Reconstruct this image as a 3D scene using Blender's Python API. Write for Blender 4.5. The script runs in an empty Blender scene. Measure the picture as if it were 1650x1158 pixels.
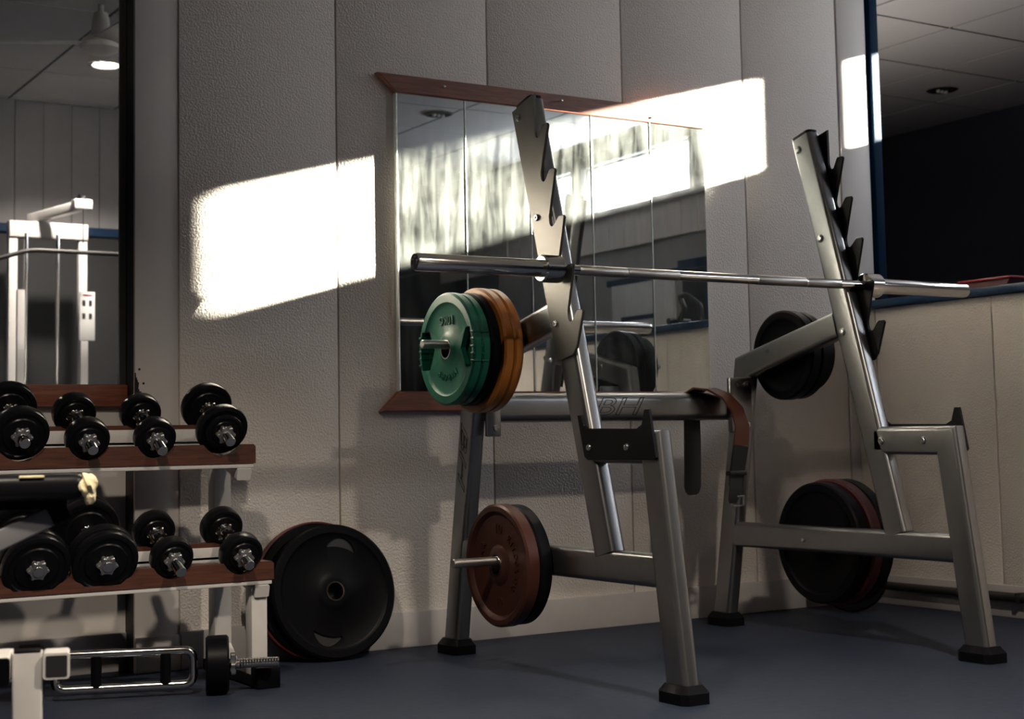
import bpy, bmesh, math, random
from mathutils import Vector, Matrix
random.seed(4)
S = bpy.context.scene
COL = S.collection
R = math.radians

# ------------------------------------------------------------------ camera
cd = bpy.data.cameras.new('camera'); cam = bpy.data.objects.new('camera', cd); COL.objects.link(cam)
S.camera = cam
yaw, pit, rol = R(32.03), R(4.487), R(-1.104)
F = Vector((math.sin(yaw)*math.cos(pit), math.cos(yaw)*math.cos(pit), math.sin(pit)))
R0 = Vector((math.cos(yaw), -math.sin(yaw), 0)); U0 = R0.cross(F)
RR = R0*math.cos(rol) + U0*math.sin(rol); UU = -R0*math.sin(rol) + U0*math.cos(rol)
m = Matrix((RR, UU, -F)).transposed().to_4x4(); m.translation = (0, 0, .63)
cam.matrix_world = m
cd.sensor_width = 36; cd.sensor_fit = 'HORIZONTAL'; cd.lens = 36*2436/1650
cd.shift_y = -(579-518.24)/1650
cd.clip_start = .05
cd.dof.use_dof = True; cd.dof.focus_distance = 3.9; cd.dof.aperture_fstop = 5.6

# ------------------------------------------------------------------ sky, sun, exposure
W = bpy.data.worlds.new('sky'); S.world = W; W.use_nodes = True
bg = W.node_tree.nodes['Background']; bg.inputs[0].default_value = (.91, .92, 1.0, 1); bg.inputs[1].default_value = 6
sd = bpy.data.lights.new('sun', 'SUN'); sd.energy = 58; sd.angle = R(.8); sd.color = (1.0, .91, .76)
so = bpy.data.objects.new('sun', sd); COL.objects.link(so)
sdir = Vector((-1, .36, -.2756)).normalized()
so.rotation_euler = sdir.to_track_quat('-Z', 'Y').to_euler(); so.location = (9, -5, 4)
XW = 5.8; ZC = 2.58
WIN = [(-.50, -.07), (.05, 1.2), (2.660, 3.455), (3.578, 3.80)]; WZ = (2.176, 2.546); WZS = [(2.134, 2.45), (2.134, 2.45), WZ, WZ]
for (a, b), wz in zip(WIN, WZS):                                   # portals: sample the sky through the windows
    ld = bpy.data.lights.new('window_portal', 'AREA'); ld.shape = 'RECTANGLE'; ld.size = b-a; ld.size_y = wz[1]-wz[0]
    ld.cycles.is_portal = True
    lo = bpy.data.objects.new('window_portal', ld); COL.objects.link(lo)
    lo.location = (XW+.05, (a+b)/2, sum(wz)/2); lo.rotation_euler = (R(90), 0, R(90))
vs = S.view_settings; vs.view_transform = 'Standard'; vs.look = 'None'; vs.exposure = 2.12; vs.gamma = 1; vs.use_curve_mapping = False
S.cycles.use_denoising = True
S.cycles.caustics_reflective = False; S.cycles.caustics_refractive = False
S.cycles.sample_clamp_indirect = 8
S.cycles.max_bounces = 10; S.cycles.diffuse_bounces = 6

# ------------------------------------------------------------------ materials
MAT = {}
def mat(name, col, rough=.5, metal=0, bump=None, noise=None, spec=.5, coat=0):
    """bump=(scale, strength, distance), noise=(scale, amount, colour2)"""
    M = bpy.data.materials.new(name); M.use_nodes = True; nt = M.node_tree; b = nt.nodes['Principled BSDF']
    b.inputs['Base Color'].default_value = (*col, 1); b.inputs['Roughness'].default_value = rough; b.inputs['Metallic'].default_value = metal
    b.inputs['Specular IOR Level'].default_value = spec; b.inputs['Coat Weight'].default_value = coat
    tc = nt.nodes.new('ShaderNodeTexCoord')
    if noise:
        n = nt.nodes.new('ShaderNodeTexNoise'); n.inputs['Scale'].default_value = noise[0]; n.inputs['Detail'].default_value = 6
        nt.links.new(tc.outputs['Object'], n.inputs['Vector'])
        r = nt.nodes.new('ShaderNodeValToRGB'); r.color_ramp.elements[0].position = .5-noise[1]; r.color_ramp.elements[1].position = .5+noise[1]
        r.color_ramp.elements[0].color = (*col, 1); r.color_ramp.elements[1].color = (*noise[2], 1)
        nt.links.new(n.outputs['Fac'], r.inputs[0]); nt.links.new(r.outputs[0], b.inputs['Base Color'])
    if bump:
        n2 = nt.nodes.new('ShaderNodeTexNoise'); n2.inputs['Scale'].default_value = bump[0]; n2.inputs['Detail'].default_value = 3
        nt.links.new(tc.outputs['Object'], n2.inputs['Vector'])
        bp = nt.nodes.new('ShaderNodeBump'); bp.inputs['Strength'].default_value = bump[1]; bp.inputs['Distance'].default_value = bump[2]
        nt.links.new(n2.outputs['Fac'], bp.inputs['Height']); nt.links.new(bp.outputs[0], b.inputs['Normal'])
    MAT[name] = M; return M
mat('stucco', (.72, .665, .625), .75, bump=(150, .8, .005), noise=(2.2, .35, (.76, .705, .665)))
mat('smooth_paint', (.64, .595, .575), .55, bump=(60, .08, .002))
mat('base_paint', (.42, .40, .41), .5, noise=(14, .25, (.47, .45, .45)))
mat('floor_vinyl', (.013, .018, .034), .55, bump=(260, .2, .001), noise=(38, .22, (.023, .030, .052)), spec=.16)
mat('ceiling_tile', (.50, .485, .49), .85, bump=(160, .3, .002))
mat('ceiling_grid', (.035, .035, .04), .6)
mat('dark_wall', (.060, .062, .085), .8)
mat('grey_wall', (.30, .295, .30), .7, noise=(3, .3, (.34, .33, .33)))
mat('blue_paint', (.0015, .020, .055), .6, bump=(420, .7, .003), spec=.06)
mat('blue_trim', (.004, .028, .080), .4, spec=.3)
mat('silver', (.25, .25, .26), .30, .95, noise=(30, .3, (.28, .28, .285)))
mat('black_steel', (.005, .005, .007), .38, 0, bump=(500, .1, .0005), spec=.14)
mat('hook_steel', (.10, .096, .09), .36, .8, bump=(400, .1, .0004))
mat('chrome', (.72, .70, .68), .13, 1)
mat('dull_chrome', (.45, .44, .43), .3, 1, bump=(700, .6, .0008))
mat('bolt', (.55, .55, .55), .25, 1)
mat('rubber', (.003, .003, .0045), .40, bump=(220, .12, .0004), spec=.09)
mat('disc_rubber', (.004, .004, .0055), .30, bump=(220, .08, .0003), spec=.28)
mat('green_rubber', (.008, .085, .056), .34, bump=(120, .12, .0006), noise=(20, .3, (.014, .125, .085)), spec=.28)
mat('orange_rubber', (.36, .125, .016), .42, bump=(120, .2, .001), noise=(16, .3, (.28, .09, .012)))
mat('brown_iron', (.062, .019, .011), .36, .3, bump=(60, .25, .002), noise=(18, .3, (.048, .015, .010)))
mat('red_rubber', (.085, .004, .008), .5)
mat('red_plastic', (.34, .008, .022), .4)
mat('white_steel', (.62, .60, .59), .4, noise=(22, .35, (.55, .53, .52)))
mat('grey_steel', (.13, .13, .145), .4)
mat('leather_brown', (.10, .030, .018), .34, bump=(150, .35, .001))
mat('leather_black', (.006, .005, .005), .5, bump=(150, .3, .001))
mat('vinyl_black', (.005, .005, .007), .36, bump=(90, .1, .001), spec=.2)
mat('foam', (.80, .70, .46), .9, bump=(70, .8, .006))
mat('paper', (.75, .75, .74), .7)
mat('ink', (.02, .05, .12), .7)
mat('black_paint', (.01, .01, .012), .6)
mat('edge_glass', (.86, .90, .86), .3)
mat('cable_black', (.01, .01, .01), .5)
mat('star_nut', (.36, .36, .37), .35, .8)
mat('leaf', (.05, .10, .03), .6)
mat('bark', (.10, .07, .05), .8)

def wood(name, c1, c2, sc):
    M = bpy.data.materials.new(name); M.use_nodes = True; nt = M.node_tree; b = nt.nodes['Principled BSDF']; b.inputs['Roughness'].default_value = .42
    tc = nt.nodes.new('ShaderNodeTexCoord'); mp = nt.nodes.new('ShaderNodeMapping'); mp.inputs['Scale'].default_value = sc
    n = nt.nodes.new('ShaderNodeTexNoise'); n.inputs['Scale'].default_value = 6; n.inputs['Detail'].default_value = 8; n.inputs['Roughness'].default_value = .65
    r = nt.nodes.new('ShaderNodeValToRGB'); r.color_ramp.elements[0].position = .32; r.color_ramp.elements[1].position = .68
    r.color_ramp.elements[0].color = (*c1, 1); r.color_ramp.elements[1].color = (*c2, 1)
    nt.links.new(tc.outputs['Object'], mp.inputs[0]); nt.links.new(mp.outputs[0], n.inputs['Vector']); nt.links.new(n.outputs['Fac'], r.inputs[0]); nt.links.new(r.outputs[0], b.inputs['Base Color'])
    bp = nt.nodes.new('ShaderNodeBump'); bp.inputs['Strength'].default_value = .2; bp.inputs['Distance'].default_value = .001
    nt.links.new(n.outputs['Fac'], bp.inputs['Height']); nt.links.new(bp.outputs[0], b.inputs['Normal'])
    MAT[name] = M
wood('mahogany', (.14, .045, .028), (.30, .105, .060), (1.5, 20, 26))
wood('shelf_wood', (.045, .014, .009), (.105, .036, .020), (2, 14, 30))

def mirror(name, dust_lo, dust_hi, tint):
    M = bpy.data.materials.new(name); M.use_nodes = True; nt = M.node_tree
    for n in list(nt.nodes): nt.nodes.remove(n)
    o = nt.nodes.new('ShaderNodeOutputMaterial'); mx = nt.nodes.new('ShaderNodeMixShader')
    g = nt.nodes.new('ShaderNodeBsdfGlossy'); g.inputs['Roughness'].default_value = .012; g.inputs['Color'].default_value = (*tint, 1)
    d = nt.nodes.new('ShaderNodeBsdfDiffuse'); d.inputs['Color'].default_value = (.72, .76, .74, 1)
    tc = nt.nodes.new('ShaderNodeTexCoord'); mp = nt.nodes.new('ShaderNodeMapping'); mp.inputs['Scale'].default_value = (9, 9, 1.3)
    n1 = nt.nodes.new('ShaderNodeTexNoise'); n1.inputs['Scale'].default_value = 3.2; n1.inputs['Detail'].default_value = 7; n1.inputs['Distortion'].default_value = .6
    n2 = nt.nodes.new('ShaderNodeTexNoise'); n2.inputs['Scale'].default_value = 5; n2.inputs['Detail'].default_value = 4
    v = nt.nodes.new('ShaderNodeTexVoronoi'); v.inputs['Scale'].default_value = 42
    cr = nt.nodes.new('ShaderNodeMapRange'); cr.inputs[1].default_value = .03; cr.inputs[2].default_value = .09; cr.inputs[3].default_value = .04; cr.inputs[4].default_value = 0
    ad = nt.nodes.new('ShaderNodeMath'); ad.operation = 'MULTIPLY'
    mr = nt.nodes.new('ShaderNodeMapRange'); mr.inputs[1].default_value = .15; mr.inputs[2].default_value = .42; mr.inputs[3].default_value = dust_lo; mr.inputs[4].default_value = dust_hi
    sm = nt.nodes.new('ShaderNodeMath'); sm.operation = 'ADD'
    L = nt.links.new
    L(tc.outputs['Object'], mp.inputs[0]); L(mp.outputs[0], n1.inputs['Vector']); L(tc.outputs['Object'], n2.inputs['Vector']); L(tc.outputs['Object'], v.inputs['Vector'])
    L(n1.outputs['Fac'], ad.inputs[0]); L(n2.outputs['Fac'], ad.inputs[1]); L(ad.outputs[0], mr.inputs[0]); L(v.outputs['Distance'], cr.inputs[0])
    L(mr.outputs[0], sm.inputs[0]); L(cr.outputs[0], sm.inputs[1]); L(sm.outputs[0], mx.inputs[0]); L(g.outputs[0], mx.inputs[1]); L(d.outputs[0], mx.inputs[2]); L(mx.outputs[0], o.inputs[0])
    MAT[name] = M
mirror('mirror', .010, .13, (.80, .83, .82))
mirror('mirror_left', .012, .04, (.56, .58, .62))
mat('peeled_mirror', (.015, .017, .022), .25, noise=(7, .12, (.05, .055, .06)))
def emis(name, col, st):
    M = bpy.data.materials.new(name); M.use_nodes = True; b = M.node_tree.nodes['Principled BSDF']
    b.inputs['Base Color'].default_value = (*col, 1); b.inputs['Emission Color'].default_value = (*col, 1); b.inputs['Emission Strength'].default_value = st; MAT[name] = M
emis('lit_lamp', (1, .86, .62), 9)
G = bpy.data.materials.new('pane_glass'); G.use_nodes = True
_nt = G.node_tree
for _n in list(_nt.nodes): _nt.nodes.remove(_n)
_o = _nt.nodes.new('ShaderNodeOutputMaterial'); _m = _nt.nodes.new('ShaderNodeMixShader'); _t = _nt.nodes.new('ShaderNodeBsdfTransparent'); _g = _nt.nodes.new('ShaderNodeBsdfGlossy')
_t.inputs[0].default_value = (.95, .97, .96, 1); _g.inputs['Roughness'].default_value = .02; _m.inputs[0].default_value = .06
_nt.links.new(_t.outputs[0], _m.inputs[1]); _nt.links.new(_g.outputs[0], _m.inputs[2]); _nt.links.new(_m.outputs[0], _o.inputs[0]); MAT['pane_glass'] = G

# ------------------------------------------------------------------ helpers
OFF = {}
def root(name, loc, label, cat, group=None):
    o = bpy.data.objects.new(name, None); COL.objects.link(o); o.location = loc; o.empty_display_size = .05
    o['label'] = label; o['category'] = cat
    if group: o['group'] = group
    OFF[o] = Vector(loc); return o
def finish(bm, sharp=.55):
    bmesh.ops.remove_doubles(bm, verts=bm.verts, dist=1e-6)
    bmesh.ops.recalc_face_normals(bm, faces=bm.faces)
    for f in bm.faces: f.smooth = True
    for e in bm.edges:
        if len(e.link_faces) != 2 or e.calc_face_angle(0) > sharp: e.smooth = False
def obj(name, bm, material, parent=None, local=False, label=None, sharp=.55):
    if isinstance(bm, bpy.types.Mesh): me = bm; off = None
    else:
        finish(bm, sharp)
        if parent and not local: bmesh.ops.translate(bm, vec=-OFF[parent], verts=bm.verts)
        me = bpy.data.meshes.new(name); bm.to_mesh(me); bm.free()
    me.materials.clear(); me.materials.append(MAT[material])
    o = bpy.data.objects.new(name, me); COL.objects.link(o)
    if parent: o.parent = parent; OFF[o] = OFF.get(parent, Vector())
    else: OFF[o] = Vector()
    if label: o['label'] = label
    return o
def tag(o, label, cat, group=None, kind=None):
    o['label'] = label
    if cat: o['category'] = cat
    if group: o['group'] = group
    if kind: o['kind'] = kind
    return o
def struct(name, bm, material, label, parent=None):
    o = obj(name, bm, material, parent); o['kind'] = 'structure'; o['label'] = label; return o
def B(): return bmesh.new()
def box(bm, x0, x1, y0, y1, z0, z1, bev=0, seg=2):
    r = bmesh.ops.create_cube(bm, size=1, matrix=Matrix.Translation(((x0+x1)/2, (y0+y1)/2, (z0+z1)/2)) @ Matrix.Diagonal((x1-x0, y1-y0, z1-z0, 1)))
    if bev:
        es = list({e for v in r['verts'] for e in v.link_edges})
        bmesh.ops.bevel(bm, geom=es, offset=bev, segments=seg, affect='EDGES', profile=.5)
    return bm
def bx(*a, **k): return box(B(), *a, **k)
def poly(bm, pts, axis, a, b, bev=0):
    """prism: 2-D outline pts extruded along axis from a to b. axis x: pts=(y,z); y: (x,z); z: (x,y)"""
    def P(p, t): return {'x': (t, p[0], p[1]), 'y': (p[0], t, p[1]), 'z': (p[0], p[1], t)}[axis]
    v0 = [bm.verts.new(P(p, a)) for p in pts]; v1 = [bm.verts.new(P(p, b)) for p in pts]
    n = len(pts); f0 = bm.faces.new(v0); f1 = bm.faces.new(v1[::-1])
    for i in range(n): bm.faces.new((v0[i], v1[i], v1[(i+1) % n], v0[(i+1) % n]))
    if bev: bmesh.ops.bevel(bm, geom=list(f0.edges)+list(f1.edges), offset=bev, segments=1, affect='EDGES')
    return bm
def rrect(w, h, r, n=4):
    pts = []
    for cx, cy, a0 in ((w/2-r, h/2-r, 0), (-w/2+r, h/2-r, 90), (-w/2+r, -h/2+r, 180), (w/2-r, -h/2+r, 270)):
        for i in range(n+1): a = R(a0+90*i/n); pts.append((cx+r*math.cos(a), cy+r*math.sin(a)))
    return pts
def circ(r, n=16): return [(r*math.cos(2*math.pi*i/n), r*math.sin(2*math.pi*i/n)) for i in range(n)]
def sweep(bm, path, sec, side, closed=False):
    """sweep a section along a polyline with mitred joints; section x goes along 'side', y along the in-plane normal"""
    P = [Vector(p) for p in path]; side = Vector(side).normalized(); rings = []; n = len(P)
    for i in range(n):
        a = P[(i-1) % n]; c = P[(i+1) % n]
        d0 = (P[i]-a).normalized() if (i > 0 or closed) else (c-P[i]).normalized()
        d1 = (c-P[i]).normalized() if (i < n-1 or closed) else d0
        t = (d0+d1).normalized(); s = side - t*side.dot(t)
        s.normalize(); nn = t.cross(s).normalized(); k = 1/max(.3, t.dot(d1))
        bend = (d1-d0)
        # stretch only across the mitre
        ring = []
        for (u, v) in sec:
            q = s*u + nn*v
            if bend.length > 1e-6:
                bd = (bend - t*bend.dot(t)); bd.normalize(); comp = q.dot(bd); q = q + bd*comp*(k-1)
            ring.append(bm.verts.new(P[i]+q))
        rings.append(ring)
    m = len(sec)
    for i in range(n if closed else n-1):
        r0, r1 = rings[i], rings[(i+1) % n]
        for j in range(m): bm.faces.new((r0[j], r0[(j+1) % m], r1[(j+1) % m], r1[j]))
    if not closed: bm.faces.new(rings[0][::-1]); bm.faces.new(rings[-1])
    return bm
def tube(path, r, side=(0, 0, 1), n=14, closed=False): return sweep(B(), path, circ(r, n), side, closed)
def fillet(path, r, n=5):
    out = [Vector(path[0])]
    for i in range(1, len(path)-1):
        p, a, c = Vector(path[i]), Vector(path[i-1]), Vector(path[i+1]); u = (a-p).normalized(); v = (c-p).normalized()
        for k in range(n+1):
            t = k/n; out.append(p + u*r*(1-t)**2 + v*r*t**2)
    out.append(Vector(path[-1])); return out
def lathe(prof, mtx=Matrix(), n=48, bm=None):
    """revolve a closed profile of (radius, t) about local X; t runs along X"""
    bm = bm or B(); rings = []
    for (r, t) in prof:
        rings.append([bm.verts.new(mtx @ Vector((t, r*math.cos(2*math.pi*i/n), r*math.sin(2*math.pi*i/n)))) for i in range(n)] if r > 1e-6 else [bm.verts.new(mtx @ Vector((t, 0, 0)))])
    k = len(prof)
    for i in range(k):
        a, b = rings[i], rings[(i+1) % k]
        if i == k-1 and (len(a) == 1 and len(b) == 1): continue
        for j in range(n):
            j2 = (j+1) % n
            if len(a) == 1 and len(b) == 1: continue
            if len(a) == 1: bm.faces.new((a[0], b[j], b[j2]))
            elif len(b) == 1: bm.faces.new((a[j], b[0], a[j2]))
            else: bm.faces.new((a[j], b[j], b[j2], a[j2]))
    return bm
def cyl(r, p0, p1, n=20, bev=.0):
    d = Vector(p1)-Vector(p0); L = d.length; q = Vector((1, 0, 0)).rotation_difference(d).to_matrix().to_4x4(); M = Matrix.Translation(p0) @ q
    return lathe([(0, 0), (r-bev, 0), (r, bev), (r, L-bev), (r-bev, L), (0, L)] if bev else [(0, 0), (r, 0), (r, L), (0, L)], M, n)
def text_mesh(s, size, depth=0, outline=0, shear=0):
    cu = bpy.data.curves.new('t', 'FONT'); cu.body = s; cu.size = size; cu.align_x = 'CENTER'; cu.align_y = 'CENTER'; cu.shear = shear; cu.resolution_u = 3
    if outline: cu.fill_mode = 'NONE'; cu.bevel_depth = outline; cu.bevel_resolution = 1; cu.dimensions = '2D'
    else: cu.extrude = depth
    o = bpy.data.objects.new('t', cu); COL.objects.link(o); bpy.context.view_layer.update()
    dg = bpy.context.evaluated_depsgraph_get(); me = bpy.data.meshes.new_from_object(o.evaluated_get(dg)); bpy.data.objects.remove(o); bpy.data.curves.remove(cu)
    return me
def text_part(name, s, size, M, material, parent, depth=.001, outline=0, shear=0, label=None, local=False):
    me = text_mesh(s, size, depth, outline, shear); bm = B(); bm.from_mesh(me); bpy.data.meshes.remove(me)
    bmesh.ops.transform(bm, matrix=M, verts=bm.verts)
    o = obj(name, bm, material, parent, local=local); o['label'] = label or ('lettering ' + s); return o
def boolean(o, cutter_bm, op='DIFFERENCE'):
    bpy.context.view_layer.update(); me = bpy.data.meshes.new('cut'); cutter_bm.to_mesh(me); cutter_bm.free(); c = bpy.data.objects.new('cut', me); COL.objects.link(c)
    c.matrix_world = o.matrix_world
    md = o.modifiers.new('b', 'BOOLEAN'); md.object = c; md.operation = op; md.solver = 'EXACT'
    bpy.context.view_layer.update(); dg = bpy.context.evaluated_depsgraph_get()
    nm = bpy.data.meshes.new_from_object(o.evaluated_get(dg)); o.modifiers.clear(); old = o.data; o.data = nm
    bpy.data.meshes.remove(old); bpy.data.objects.remove(c)
    bm = B(); bm.from_mesh(nm); finish(bm); bm.to_mesh(nm); bm.free()
def copy_tree(o, parent=None):
    c = o.copy(); COL.objects.link(c); c.parent = parent; OFF[c] = OFF.get(o, Vector())
    for ch in list(o.children): copy_tree(ch, c)
    return c
def axes(o, x, y, z):
    """matrix whose columns are the world axes of text x (reading), y (up), z (out)"""
    M = Matrix((Vector(x).normalized(), Vector(y).normalized(), Vector(z).normalized())).transposed().to_4x4(); M.translation = o; return M

# ------------------------------------------------------------------ room shell
YB = 4.2; YR = 4.29; XC = 1.495; XP = 1.365; XR = 4.18
struct('floor', bx(-3.1, 7.5, -3.2, 9.2, -.1, 0), 'floor_vinyl', 'dark blue-grey vinyl gym floor')
ceil = struct('ceiling', box(bx(-3, XW+.10, -3.1, 9.1, ZC+.004, ZC+.1), XW+.10, 7.5, 4.3, 9.1, ZC+.004, ZC+.1), 'ceiling_grid', 'suspended tile ceiling with dark grid lines')
tm = None
for i in range(-8, 4):
    for j in range(-11, 6):
        x = 5.64+.6*i; y = 4.96+.6*j
        if x+.3 > 5.8 and y+.3 < 4.35: continue
        if x < .7 or x > 7.3 or y < -1.8 or y > 7.9: continue
        if tm is None: bm = bx(-.292, .292, -.292, .292, 0, .016); tm = bpy.data.meshes.new('tile'); finish(bm); bm.to_mesh(tm); bm.free(); tm.materials.append(MAT['ceiling_tile'])
        t = bpy.data.objects.new('tile', tm); COL.objects.link(t); t.parent = ceil; t.location = (x+.3, y+.3, ZC)
# back wall: a core with proud panels
wb = struct('wall_back', bx(XP+.012, 4.300, YB+.012, YR+.2, 0, ZC+.01), 'smooth_paint', 'white stucco panel wall behind the rack')
wb_edges = [XC, 2.0, 2.55, 3.10, 3.65, 4.13]
for a, b in zip(wb_edges, wb_edges[1:]):
    obj('panel', bx(a+(0 if a == XC else .0025), b-.0025, YB, YB+.02, 0, ZC, bev=.0025, seg=2), 'stucco', wb)
obj('panel', bx(4.1325, 4.285, YB-.004, YB+.02, 0, ZC, bev=.003), 'smooth_paint', wb, label='narrow smooth corner strip')
obj('pilaster', bx(XP, XC-.001, YB+.006, YB+.02, 0, ZC, bev=.002), 'smooth_paint', wb, label='smooth white strip beside the left mirror')
obj('side_panel', bx(XP, XP+.014, YB+.02, YR, 0, ZC), 'black_paint', wb, label='dark return face beside the left mirror')
struct('wall_recess', bx(-3, XP+.03, YR, YR+.2, 0, ZC+.01), 'smooth_paint', 'recessed white wall behind the dumbbell rack')
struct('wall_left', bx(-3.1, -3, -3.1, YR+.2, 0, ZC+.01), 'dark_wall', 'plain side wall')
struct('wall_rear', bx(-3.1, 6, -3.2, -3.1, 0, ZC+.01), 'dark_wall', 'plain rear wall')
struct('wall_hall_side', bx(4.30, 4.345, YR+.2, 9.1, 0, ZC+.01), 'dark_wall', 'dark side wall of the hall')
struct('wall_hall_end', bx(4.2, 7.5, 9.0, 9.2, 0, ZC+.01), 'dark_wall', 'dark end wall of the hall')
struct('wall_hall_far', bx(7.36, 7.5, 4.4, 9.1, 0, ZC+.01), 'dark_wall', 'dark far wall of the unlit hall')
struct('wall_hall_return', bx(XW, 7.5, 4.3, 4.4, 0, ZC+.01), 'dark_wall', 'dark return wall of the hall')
# window wall
bm = B()
box(bm, XW, XW+.10, -3.1, 4.4, 0, 2.134); box(bm, XW, XW+.10, -3.1, 4.4, WZ[1], ZC+.01)
for a, b in ((-3.1, -.50), (-.07, .05), (1.2, 2.66), (3.455, 3.578), (3.80, 4.4)): box(bm, XW, XW+.10, a, b, 2.134, WZ[1])
for (a, b), wz in zip(WIN, WZS):
    if wz[0] > 2.14: box(bm, XW, XW+.10, a, b, 2.134, wz[0])
    if wz[1] < 2.5: box(bm, XW, XW+.10, a, b, wz[1], WZ[1])
ww = struct('wall_window', bm, 'grey_wall', 'grey wall with a ribbon of high windows')
yy = -1.9
while yy < 4.2:
    obj('board', bx(XW-.02, XW, yy+.003, yy+.157, 1.86, 2.10, bev=.003, seg=1), 'stucco', ww); yy += .16
obj('ledge', bx(XW-.045, XW, -2.1, 4.25, 2.085, 2.130, bev=.004), 'white_steel', ww, label='white ledge under the windows')
obj('trim_strip', bx(XW-.012, XW, -3, -1.1, 1.99, 2.06), 'blue_trim', ww, label='dark blue strip')
obj('dark_panel', bx(XW-.008, XW, -3, -1.1, .0, 1.98), 'black_paint', ww, label='dark panel below the blue strip')
obj('notice_board', bx(XW-.02, XW, .35, 1.05, 1.20, 1.62, bev=.003), 'paper', ww, label='white notice with blue lettering')
obj('board_frame', bx(XW-.022, XW, .30, 1.10, 1.62, 1.66), 'blue_trim', ww)
for k, z in enumerate((1.38, 1.31)): obj('notice_line', bx(XW-.0215, XW-.019, .45, .80-.06*k, z, z+.03), 'ink', ww)
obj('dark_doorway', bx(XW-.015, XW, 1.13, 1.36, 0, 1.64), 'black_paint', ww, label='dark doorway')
obj('door_jamb', bx(XW-.025, XW, 1.36, 1.41, 0, 1.70), 'blue_trim', ww)
obj('door_jamb', bx(XW-.025, XW, 1.50, 1.54, 0, 1.70), 'blue_trim', ww)
obj('door_head', bx(XW-.025, XW, 1.10, 2.3, 1.64, 1.70), 'blue_trim', ww)
for i, (a, b) in enumerate(WIN):
    w = root('window_%d' % (i+1), (XW, (a+b)/2, WZS[i][0]), 'high strip window pane %s' % ('at the rear', 'seen bright in the wall mirror', 'beside the hall', 'narrow, next to the hall')[i], 'window')
    del w['category']; w['kind'] = 'structure'
    bm = B(); z0, z1 = WZS[i]; f = .012
    box(bm, XW+.02, XW+.06, a, b, z1-f, z1); box(bm, XW+.02, XW+.06, a, b, z0, z0+f); box(bm, XW+.02, XW+.06, a, a+f, z0+f, z1-f); box(bm, XW+.02, XW+.06, b-f, b, z0+f, z1-f)
    obj('window_frame', bm, 'black_paint', w)
    obj('pane', bx(XW+.038, XW+.042, a+f, b-f, z0+f, z1-f), 'pane_glass', w)
bm = B(); box(bm, XW-.03, XW, -.07, .05, 2.13, ZC); box(bm, XW-.03, XW, -2.1, 1.34, 2.45, 2.53)
obj('window_surround', bm, 'black_paint', ww, label='dark trim round the windows')
# half wall with blue sill
hw = struct('wall_right', bx(XR+.014, XR+.15, 1.2, YB+.01, 0, 1.10), 'smooth_paint', 'low white panel wall under the blue sill')
ed = [YB, 4.098, 3.548, 2.998, 2.448, 1.898, 1.2]
for a, b in zip(ed, ed[1:]):
    obj('panel', bx(XR, XR+.02, b+.0025, a-.0025, 0, 1.098, bev=.0025), 'stucco', hw)
tr = struct('trim_1', bx(XR-.025, XR+.18, 1.17, YB-.006, 1.10, 1.130, bev=.006), 'blue_trim', 'dark blue painted sill along the low wall')
struct('trim_2', bx(4.302, 4.345, 4.186, 4.30, 1.130, ZC, bev=.003), 'blue_paint', 'glossy blue post at the corner of the opening')
struct('baseboard_back', bx(XC, XR, YB-.012, YB, 0, .108, bev=.003), 'base_paint', 'grey baseboard under the mirror wall')
struct('baseboard_right', bx(XR-.012, XR, 1.2, YB-.012, 0, .107, bev=.003), 'base_paint', 'grey baseboard along the low right wall')
struct('baseboard_recess', bx(-3, XP, YR-.012, YR, 0, .108, bev=.003), 'base_paint', 'grey baseboard in the recess')
struct('baseboard_return', bx(XP, XC-.001, YB-.006, YB+.006, 0, .1, bev=.002), 'smooth_paint', 'thin skirting on the smooth strip')
# partition seen only in the left mirror
pw = struct('wall_partition', bx(1.6, 3.7, -.04, .06, 0, ZC+.01), 'black_paint', 'partition wall, dark below and white above')
k = 1.6
while k < 3.69:
    obj('panel', bx(k+.002, min(k+.157, 3.698), .06, .072, 1.88, ZC, bev=.002, seg=1), 'grey_wall', pw); k += .158
obj('trim_strip', bx(1.6, 3.7, .06, .076, 1.835, 1.88), 'blue_trim', pw)

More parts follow.
